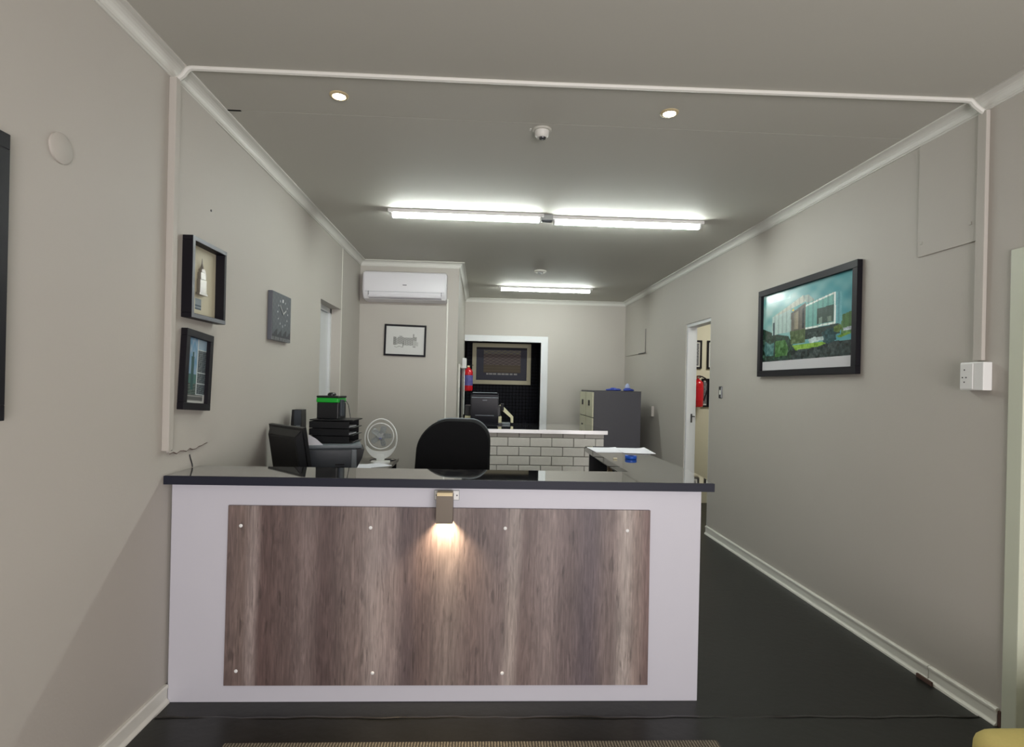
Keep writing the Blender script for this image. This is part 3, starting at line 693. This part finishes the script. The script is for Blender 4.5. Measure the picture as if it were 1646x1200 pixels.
# local: screen faces -y (away from the camera after the turn), back is +y
bk = B().prism([(-.232, 0), (.232, 0), (.236, .31), (-.236, .31)], -.018, .004, 'y'); bk.xf(TM).build('bezel', 'black_plastic', mo)
b2 = B(); v0 = [(-.225, .01), (.225, .01), (.225, .30), (-.225, .30)]; v1 = [(-.19, .02), (.19, .02), (.185, .255), (-.185, .255)]
r0 = [b2.bm.verts.new((u, .004, v)) for u, v in v0]; r1 = [b2.bm.verts.new((u, .042, v)) for u, v in v1]
for k in range(4): b2.bm.faces.new((r0[k], r0[(k + 1) % 4], r1[(k + 1) % 4], r1[k]))
b2.bm.faces.new(r1); b2.bm.faces.new(r0[::-1])
bmesh.ops.bevel(b2.bm, geom=list(b2.bm.edges), offset=.006, segments=2, affect='EDGES')
b2.xf(TM).build('rear_shell', 'black_plastic', mo, True)
B().box(-.215, .215, -.0195, -.018, .018, .292).xf(TM).build('screen', 'gloss_black', mo)
B().box(-.035, .035, -.005, .05, .012, .20, .006).build('stand', 'black_plastic', mo); B().box(-.12, .12, -.08, .10, 0, .014, .005).build('foot', 'black_plastic', mo)

# printer
pr = thing('printer', 'bulky dark grey desktop printer behind the monitor', 'printer', (-1.05, 4.06, DZ), math.radians(14))
B().box(-.165, .15, -.17, .17, 0, .27, .018, 3).build('body', 'dark_grey_plastic', pr, True)
B().box(.125, .162, -.177, -.14, .01, .262, .008, 3).build('corner_pillar', 'mid_grey_plastic', pr, True)
B().box(-.165, .195, -.168, .17, .268, .292, .008, 2).build('lid', 'mid_grey_plastic', pr, True)
B().prism([(.15, .10), (.15, .262), (.215, .262), (.20, .20)], -.15, .16, 'y').build('output_hood', 'black_plastic', pr)
B().box(.15, .155, -.15, .15, .03, .10, .001).build('paper_drawer', 'black_plastic', pr)
B().box(.15, .27, -.12, .12, .045, .055, .002).build('output_tray', 'black_plastic', pr)
for k in range(4): B().box(.02, .08, -.172, -.169, .10 + k * .018, .108 + k * .018).build('vent_slot', 'frame_black', pr)
B().prism([(-.16, .290), (-.06, .290), (-.11, .335), (-.16, .365)], -.14, -.135, 'y').build('paper_stack', 'paper', pr)

# letter trays on the printer
lt = thing('letter_tray', 'stack of three black letter trays on top of the printer', 'tray', (-1.05, 4.15, 1.0435), math.radians(-3))
for k in range(3):
    z = .002 + k * .052; b = B()
    b.box(-.15, .13, -.125, .125, z, z + .004).box(-.15, .13, -.129, -.125, z, z + .046).box(-.15, .13, .125, .129, z, z + .046).box(-.154, -.15, -.129, .129, z, z + .046)
    b.box(.13, .152, -.125, .125, z, z + .004); b.tube([(.152, -.12, z + .004), (.157, 0, z + .008), (.152, .12, z + .004)], .004, 6)
    b.build('tray', 'black_plastic', lt)
    if k: B().box(-.14, .12, -.10, .10, z + .0045, z + .010).build('papers', 'paper', lt)
B().box(-.152, .156, -.129, .129, .158, .166, .002).build('top_shelf', 'black_plastic', lt)

gb = thing('charger_unit', 'black box with bright green band on top of the letter trays', 'charger', (-1.09, 4.16, 1.21), math.radians(-8))
B().box(-.08, .08, -.075, .075, 0, .118, .006).build('body', 'black_plastic', gb)
B().box(-.083, .078, -.079, .079, .118, .152, .007, 3).build('green_band', 'green_plastic', gb, True)
B().box(-.083, .083, -.078, .078, .152, .166, .004).build('top_cover', 'black_plastic', gb)
B().lathe([(.030, .166), (.030, .178), (.022, .188), (0, .191)], (.0, 0, 0)).build('knob', 'black_plastic', gb, True)
B().box(.078, .090, -.04, .02, .02, .14, .003).build('side_clip', 'dark_grey_plastic', gb)
B().tube([(.085, -.01, .128), (.115, -.01, .128), (.135, -.02, .10), (.15, -.03, .04), (.155, -.03, .006)], .0025, 6).build('cable', 'black_plastic', gb, True)

wd = thing('speaker', 'black upright wedge-shaped speaker standing behind the monitor', 'speaker', (-1.335, 4.17, DZ), math.radians(0))
B().prism([(-.06, 0), (.048, 0), (.040, .52), (-.028, .52)], -.05, .06, 'y').xf(Matrix.Rotation(0, 4, 'Z')).build('body', 'black_plastic', wd)
B().prism([(-.014, .02), (.046, .02), (.038, .515), (-.010, .515)], -.054, -.05, 'y').build('front_plate', 'dark_grey_plastic', wd)
for k in range(3): B().box(.005, .035, -.057, -.054, .40 - k * .02, .408 - k * .02).build('button', 'mid_grey_plastic', wd)

# fan
fa = thing('desk_fan', 'small round white desk fan standing on the desk beside the papers', 'fan', (-.900, 5.15, DZ), math.radians(2))
FR = .143; FZ = .232
b = B()
def ringpts(r, y=0, n=48, a0=0, a1=360, cz=FZ): return [(r * math.cos(math.radians(a0 + (a1 - a0) * k / n)), y, cz + r * math.sin(math.radians(a0 + (a1 - a0) * k / n))) for k in range(n + (0 if a1 - a0 == 360 else 1))]
B().tube([(x * 1, y, .218 + (z - FZ) * 1.26) for x, y, z in ringpts(FR, 0)], .0065, 10, True).build('outer_ring', 'white_plastic', fa, True)
B().tube(ringpts(.116, -.02, cz=FZ + .012), .0055, 10, True).build('grille_rim', 'white_plastic', fa, True)
cres = B(); n = 30; vo = []; vi = []
for k in range(n + 1):
    a = math.radians(205 + 130 * k / n); vo.append((.146 * math.cos(a), .218 + .184 * math.sin(a))); t = math.sin(PI * k / n)
    vi.append(((.138 - .018 * t) * math.cos(a), .224 + .012 * t + (.170 - .038 * t) * math.sin(a)))
cres.prism(vo + vi[::-1], -.02, .02, 'y').build('lower_shroud', 'white_plastic', fa, True)
g = B()
for r in (.03, .052, .074, .095): g.tube(ringpts(r, -.024, 36, cz=FZ + .012), .0012, 5, True)
for k in range(24):
    a = 2 * PI * k / 24; g.tube([(.02 * math.cos(a), -.026, FZ + .012 + .02 * math.sin(a)), (.116 * math.cos(a), -.02, FZ + .012 + .116 * math.sin(a))], .001, 4)
g.build('grille', 'light_grey', fa)
B().lathe([(.022, -.03), (.022, -.024), (.020, -.022)], (0, 0, FZ + .012), 'y', 24).build('badge', 'light_grey', fa, True)
B().box(-.011, .011, -.0315, -.030, FZ - .012, FZ - .005).build('logo', 'purple_print', fa)
for k in range(5):
    a = 2 * PI * k / 5; bb = B().prism(rounded(.018, .098, -.026, .026, .018, 4), -.001, .001, 'y'); bb.xf(Matrix.Translation((0, .002, FZ + .012)) @ Matrix.Rotation(a, 4, 'Y') @ Matrix.Rotation(.45, 4, 'X')); bb.build('blade', 'light_grey', fa)
B().lathe([(.03, 0), (.032, .04), (.02, .05)], (0, 0, FZ + .012), 'y', 20).build('motor', 'white_plastic', fa, True)
B().box(-.035, .035, -.022, .025, .012, .085, .01, 2).build('neck', 'white_plastic', fa, True)
B().prism(rounded(-.085, .085, -.07, .07, .05, 6), 0, .016, 'z').build('base', 'white_plastic', fa, True)
sheet('paper_sheet', 'white printed sheet lying flat at front of desk by the fan', 'paper', -.94, 4.95, DZ + .001, .21, .297, -.9, group='papers beside the fan')
sheet('paper_sheet', 'white sheet tucked under the other one near the printer', 'paper', -1.04, 4.86, DZ + .003, .21, .297, .25, group='papers beside the fan')
nb = thing('clipboard', 'dark clipboard with a steel clip at the desk edge under the fan', 'clipboard', (-.90, 5.02, DZ + .0045), -.2); nb.location = (-.905, 5.32, DZ + .001)
B().box(-.11, .11, -.06, .06, 0, .004, .001).build('board', 'frame_black', nb); B().box(.085, .112, -.02, .02, .004, .012, .002).build('clip', 'chrome', nb)

# ------------------------------------------------------------------ office chair
ch = thing('office_chair', 'black high-backed office chair behind the reception counter', 'chair', (-.20, 3.55, 0), math.radians(-5))
prof = [(px + (.035 if px < 0 else 0) * max(0, (pz - .85)) / .4, pz) for px, pz in rounded(-.262, .252, .62, 1.243, .1, 10, rs=(.06, .14, .20, .06))]
bk = B(); lay = []
import math as _m
for (yy, sc) in ((-.035, .955), (-.02, .99), (.015, 1.0), (.04, .985), (.055, .93)):
    lay.append([bk.bm.verts.new((px * sc, .245 + yy + .05 * (px / .25) ** 2 * -1 + .07 * (pz - .6), .93 + (pz - .93) * (sc if sc < 1 else 1))) for px, pz in prof])
for a, b in zip(lay, lay[1:]):
    n = len(a)
    for k in range(n): bk.bm.faces.new((a[k], a[(k + 1) % n], b[(k + 1) % n], b[k]))
bk.bm.faces.new(lay[0][::-1]); bk.bm.faces.new(lay[-1])
bk.build('backrest', 'soft_black', ch, True)
pb = B().tube([(px * .985, .268 + -.05 * (px / .25) ** 2 + .07 * (pz - .6), pz + .002) for px, pz in prof[13:26]], .005, 6); pb.build('rim_highlight', 'mid_grey_plastic', ch, True)  # grey strip painted as the highlight on the backrest's right upper rim
B().prism(rounded(-.25, .25, -.26, .22, .09, 8), .46, .55, 'z').build('seat', 'soft_black', ch, True)
B().tube([(0, .22, .48), (0, .32, .50), (0, .32, .62), (0, .305, .72)], .02, 8).build('back_bracket', 'black_plastic', ch, True)
B().tube([(0, 0, .12), (0, 0, .46)], .028, 12).build('gas_lift', 'steel_dark', ch, True)
for s in (-1, 1):
    B().tube([(s * .22, .12, .50), (s * .29, .10, .50), (s * .29, .06, .66), (s * .29, -.04, .685)], .014, 8).box(s * .29 - .028, s * .29 + .028, -.14, .10, .685, .71, .008).build('armrest', 'black_plastic', ch, True)
for k in range(5):
    a = 2 * PI * k / 5 + .3; lg = B().tube([(0, 0, .12), (.15 * math.cos(a), .15 * math.sin(a), .11), (.28 * math.cos(a), .28 * math.sin(a), .075)], [.026, .022, .016], 8).build('leg', 'black_plastic', ch, True)
    B().lathe([(.008, -.02), (.027, -.018), (.027, .018), (.008, .02)], (.285 * math.cos(a), .285 * math.sin(a), .0275), 'y', 16).build('caster', 'black_plastic', lg, True)

# ------------------------------------------------------------------ brick-faced back counter
bc = thing('back_counter', 'white painted brick counter with black top behind the chair', 'counter', (.5, 6.1, 0))
BX0, BX1 = -.77, .77
B().box(BX0, BX1, -.40, .50, 0, 1.0).build('core', 'mortar', bc)
row = 0; z = .012; me_full = None; cache = {}
while z < .99:
    hgt = min(.087, .998 - z); x = BX0 + (0 if row % 2 == 0 else -.1125)
    while x < BX1 - .01:
        a0 = max(x, BX0); a1 = min(x + .2175, BX1)
        if a1 - a0 > .02:
            key = (round(a1 - a0, 3), round(hgt, 3))
            if key not in cache:
                o = B().box(0, key[0], -.012, 0, 0, key[1], .003, 1).build('brick', 'brick_paint', bc); cache[key] = o.data
            else:
                o = bpy.data.objects.new('brick', cache[key]); C.objects.link(o); o.parent = bc
            o.location = (a0, -.400 + random.uniform(-.0015, .0015), z)
        x += .2245
    z += .0945; row += 1
B().box(BX0 - .02, BX1 + .035, -.425, .52, 1.003, 1.036, .002).build('worktop', 'black_marble', bc)
B().box(BX0 - .02, BX1 + .035, -.434, -.425, .998, 1.036, .001).build('edge_strip', 'alu', bc)

tw = thing('towel_dispenser', 'black curved dispenser machine standing on the back counter', 'dispenser', (.045, 6.05, 1.037))
pp = [(-.10, 0), (.10, 0), (.11, .30), (.10, .355), (-.085, .36), (-.125, .33), (-.13, .12), (-.115, .04)]
t_ = B().prism(pp, -.148, .148, 'x'); bmesh.ops.bevel(t_.bm, geom=list(t_.bm.edges), offset=.01, segments=2, affect='EDGES'); t_.build('cover', 'gloss_black', tw, True)
B().box(-.14, .14, -.134, -.126, .305, .313, .003).build('trim_line', 'mid_grey_plastic', tw); B().box(-.13, .13, -.112, -.10, .356, .364, .003).build('top_rim', 'mid_grey_plastic', tw)
B().box(-.025, .025, -.134, -.128, .275, .285, .002).build('badge', 'frame_grey', tw); B().box(-.10, .10, -.136, -.124, .115, .125, .004).build('lower_lip', 'frame_grey', tw)
pm = thing('office_machine', 'old beige and black machine with a slanted arm behind the dispenser', 'machine', (.04, 6.40, 1.037))
B().box(-.22, .21, -.12, .12, 0, .02, .004).build('base', 'black_plastic', pm)
B().box(-.215, .20, -.12, .12, .02, .092, .006).build('lower_body', 'beige_plastic', pm); B().box(-.215, .19, -.10, .12, .092, .21, .01).build('upper_body', 'black_plastic', pm)
arm = B().prism([(.18, .225), (.225, .20), (.335, .09), (.335, .02), (.31, .02), (.305, .075), (.21, .155), (.18, .18)], -.06, .0, 'y'); arm.build('slanted_arm', 'beige_plastic', pm)
B().box(.19, .225, -.08, .0, .155, .235, .005).build('arm_joint', 'frame_black', pm); B().box(.20, .30, -.06, .04, 0, .02, .004).build('arm_foot', 'mid_grey_plastic', pm)

# extinguishers
def extinguisher(loc, rz, label, lblcol, hose):
    t = thing('fire_extinguisher', label, 'fire extinguisher', loc, rz)
    B().lathe([(.0, 0), (.045, .0), (.066, .012), (.070, .03), (.070, .29), (.062, .325), (.035, .352), (.02, .36), (.018, .375), (0, .375)], n=28).build('cylinder', 'red_paint', t, True)
    B().lathe([(.0712, .09), (.0712, .25)], n=28).build('label_band', lblcol, t, True)
    B().box(-.014, .014, -.018, .018, .37, .40, .003).build('valve', 'brass_cream' if not hose else 'red_paint', t)
    B().box(-.01, .01, -.075, .02, .40, .41, .002).build('lever', 'frame_black', t)
    B().lathe([(.012, 0), (.012, .01)], (0, -.02, .385), 'y', 12).build('gauge', 'chrome', t)
    if hose:
        B().tube([(.015, 0, .385), (.05, 0, .40), (.10, 0, .375), (.125, -.005, .31), (.12, -.01, .22), (.09, -.02, .14), (.07, -.03, .09)], .009, 8).build('hose', 'frame_black', t, True)
    else:
        B().tube([(.012, 0, .385), (.05, -.02, .37), (.078, -.03, .30), (.080, -.03, .12)], .008, 8).build('hose', 'frame_black', t, True)
    B().box(-.02, .02, .068, .082, .20, .36).build('wall_hook', 'steel_dark', t)
    return t
mat('label_blue', (96, 92, 158), .5, noise=.35, nscale=30)
mat('label_red', (200, 26, 42), .4)
extinguisher((XP + .082, 8.72, 1.375), -PI / 2 + PI, 'red fire extinguisher with blue label left of the back doorway', 'label_blue', False)
extinguisher((2.80, 7.118, 1.25), 0, 'red fire extinguisher with black hose in the side office', 'label_red', True)
# hatch, box and cable on the pier's side wall
ht = thing('wall_cabinet', 'narrow dark glazed cabinet with white frame on the pier side wall', 'cabinet', (XP, 7.25, 1.35), NL)
B().box(-.36, .40, -.02, 0, -.46, .38, .003).build('frame', 'trim_white', ht); B().box(-.32, .36, -.022, -.019, -.42, .34).build('dark_pane', 'gloss_black', ht)
ib = thing('isolator_switch', 'white isolator box with cable on the pier side wall', 'switch', (XP, 8.30, 1.79), NL)
B().box(-.10, .10, -.06, 0, -.075, .075, .006).build('box_body', 'white_plastic', ib)
B().tube([(0, -.03, -.07), (0, -.03, -.35), (0.0, -.03, -.75)], .009, 8).build('cable', 'white_plastic', ib, True)
B().box(-.015, .015, -.056, -.05, -.02, .02, .002).build('rocker', 'light_grey', ib)

# ------------------------------------------------------------------ filing cabinets
def cabinet(label, y):
    t = thing('filing_cabinet', label, 'cabinet', (1.82, y, 0), 0, 'filing cabinets')
    B().box(-.31, .325, -.232, .232, 0, 1.43, .003).build('body', 'cabinet_grey', t)
    B().box(-.312, .327, -.234, .234, 1.43, 1.437, .002).build('top_edge', 'steel_dark', t)
    for k in range(4):
        z = .04 + k * .346; d = B().box(-.331, -.311, -.222, .222, z, z + .336, .003).build('drawer', 'cabinet_cream', t)
        B().box(-.336, -.331, -.05, .05, z + .15, z + .225, .002).build('label_holder', 'frame_black', d)
    return t
cabinet('grey filing cabinet with cream drawers, nearer one of the pair', 7.635)
cabinet('grey filing cabinet with cream drawers, farther one of the pair', 8.11)
def glove(x, y, label, m, rz, s=1.0):
    b = B()
    for (dx, dy, r, h) in ((0, 0, .06, .042), (.07, .01, .045, .032), (-.06, .02, .04, .026), (.02, -.04, .05, .03)):
        b.lathe([(r * .7, 0), (r, .008), (r * .92, h * .6), (r * .5, h * .95), (0, h)], (dx * s, dy * s, 0), n=14)
    o = b.build('cloth_bundle', m, None, True); o.location = (x, y, 1.4385); o.rotation_euler = (0, 0, rz); return tag(o, label, 'cloth')
glove(1.79, 7.50, 'left blue cloth bundle on top of the near filing cabinet', 'blue_cloth', .2)
glove(1.99, 7.52, 'right blue cloth bundle on top of the near filing cabinet', 'blue_cloth', 1.4)
pg = B().lathe([(.03, 0), (.036, .005), (.034, .07), (.02, .09), (.012, .10), (0, .105)], n=16).build('spray_cup', 'pale_blue', None, True); pg.location = (2.03, 7.68, 1.4385); tag(pg, 'small pale blue cup on the filing cabinet behind the blue cloth', 'cup')
rc2 = B().box(-.015, .02, -.06, .06, 0, .14, .004).build('wall_socket', 'wall_paint'); rc2.location = (XR - .02, 7.55, 1.10); tag(rc2, 'grey wall box beside the filing cabinet', 'socket')

# ------------------------------------------------------------------ foreground
ys = thing('ottoman', 'yellow fabric ottoman cut off at the bottom right corner', 'ottoman', (1.96, 1.40, 0))
def cush(z0, z1, w_, d_, r):
    b = B().box(-w_, w_, -d_, d_, z0, z1, r, 5); return b
cush(.10, .412, .355, .37, .075).build('cushion', 'yellow_fabric', ys, True)
B().box(-.33, .33, -.34, .34, .07, .10, .004).build('base', 'frame_black', ys)
for sx in (-1, 1):
    for sy in (-1, 1): B().lathe([(.016, .005), (.02, .07)], (sx * .28, sy * .29, 0), n=12).build('leg', 'frame_black', ys)
fm = B().box(-1.0, 1.02, 1.25, 2.305, .0055, .014, .003).build('floor_mat', 'ribbed_mat'); tag(fm, 'beige ribbed floor mat before the counter at the bottom edge', 'mat')
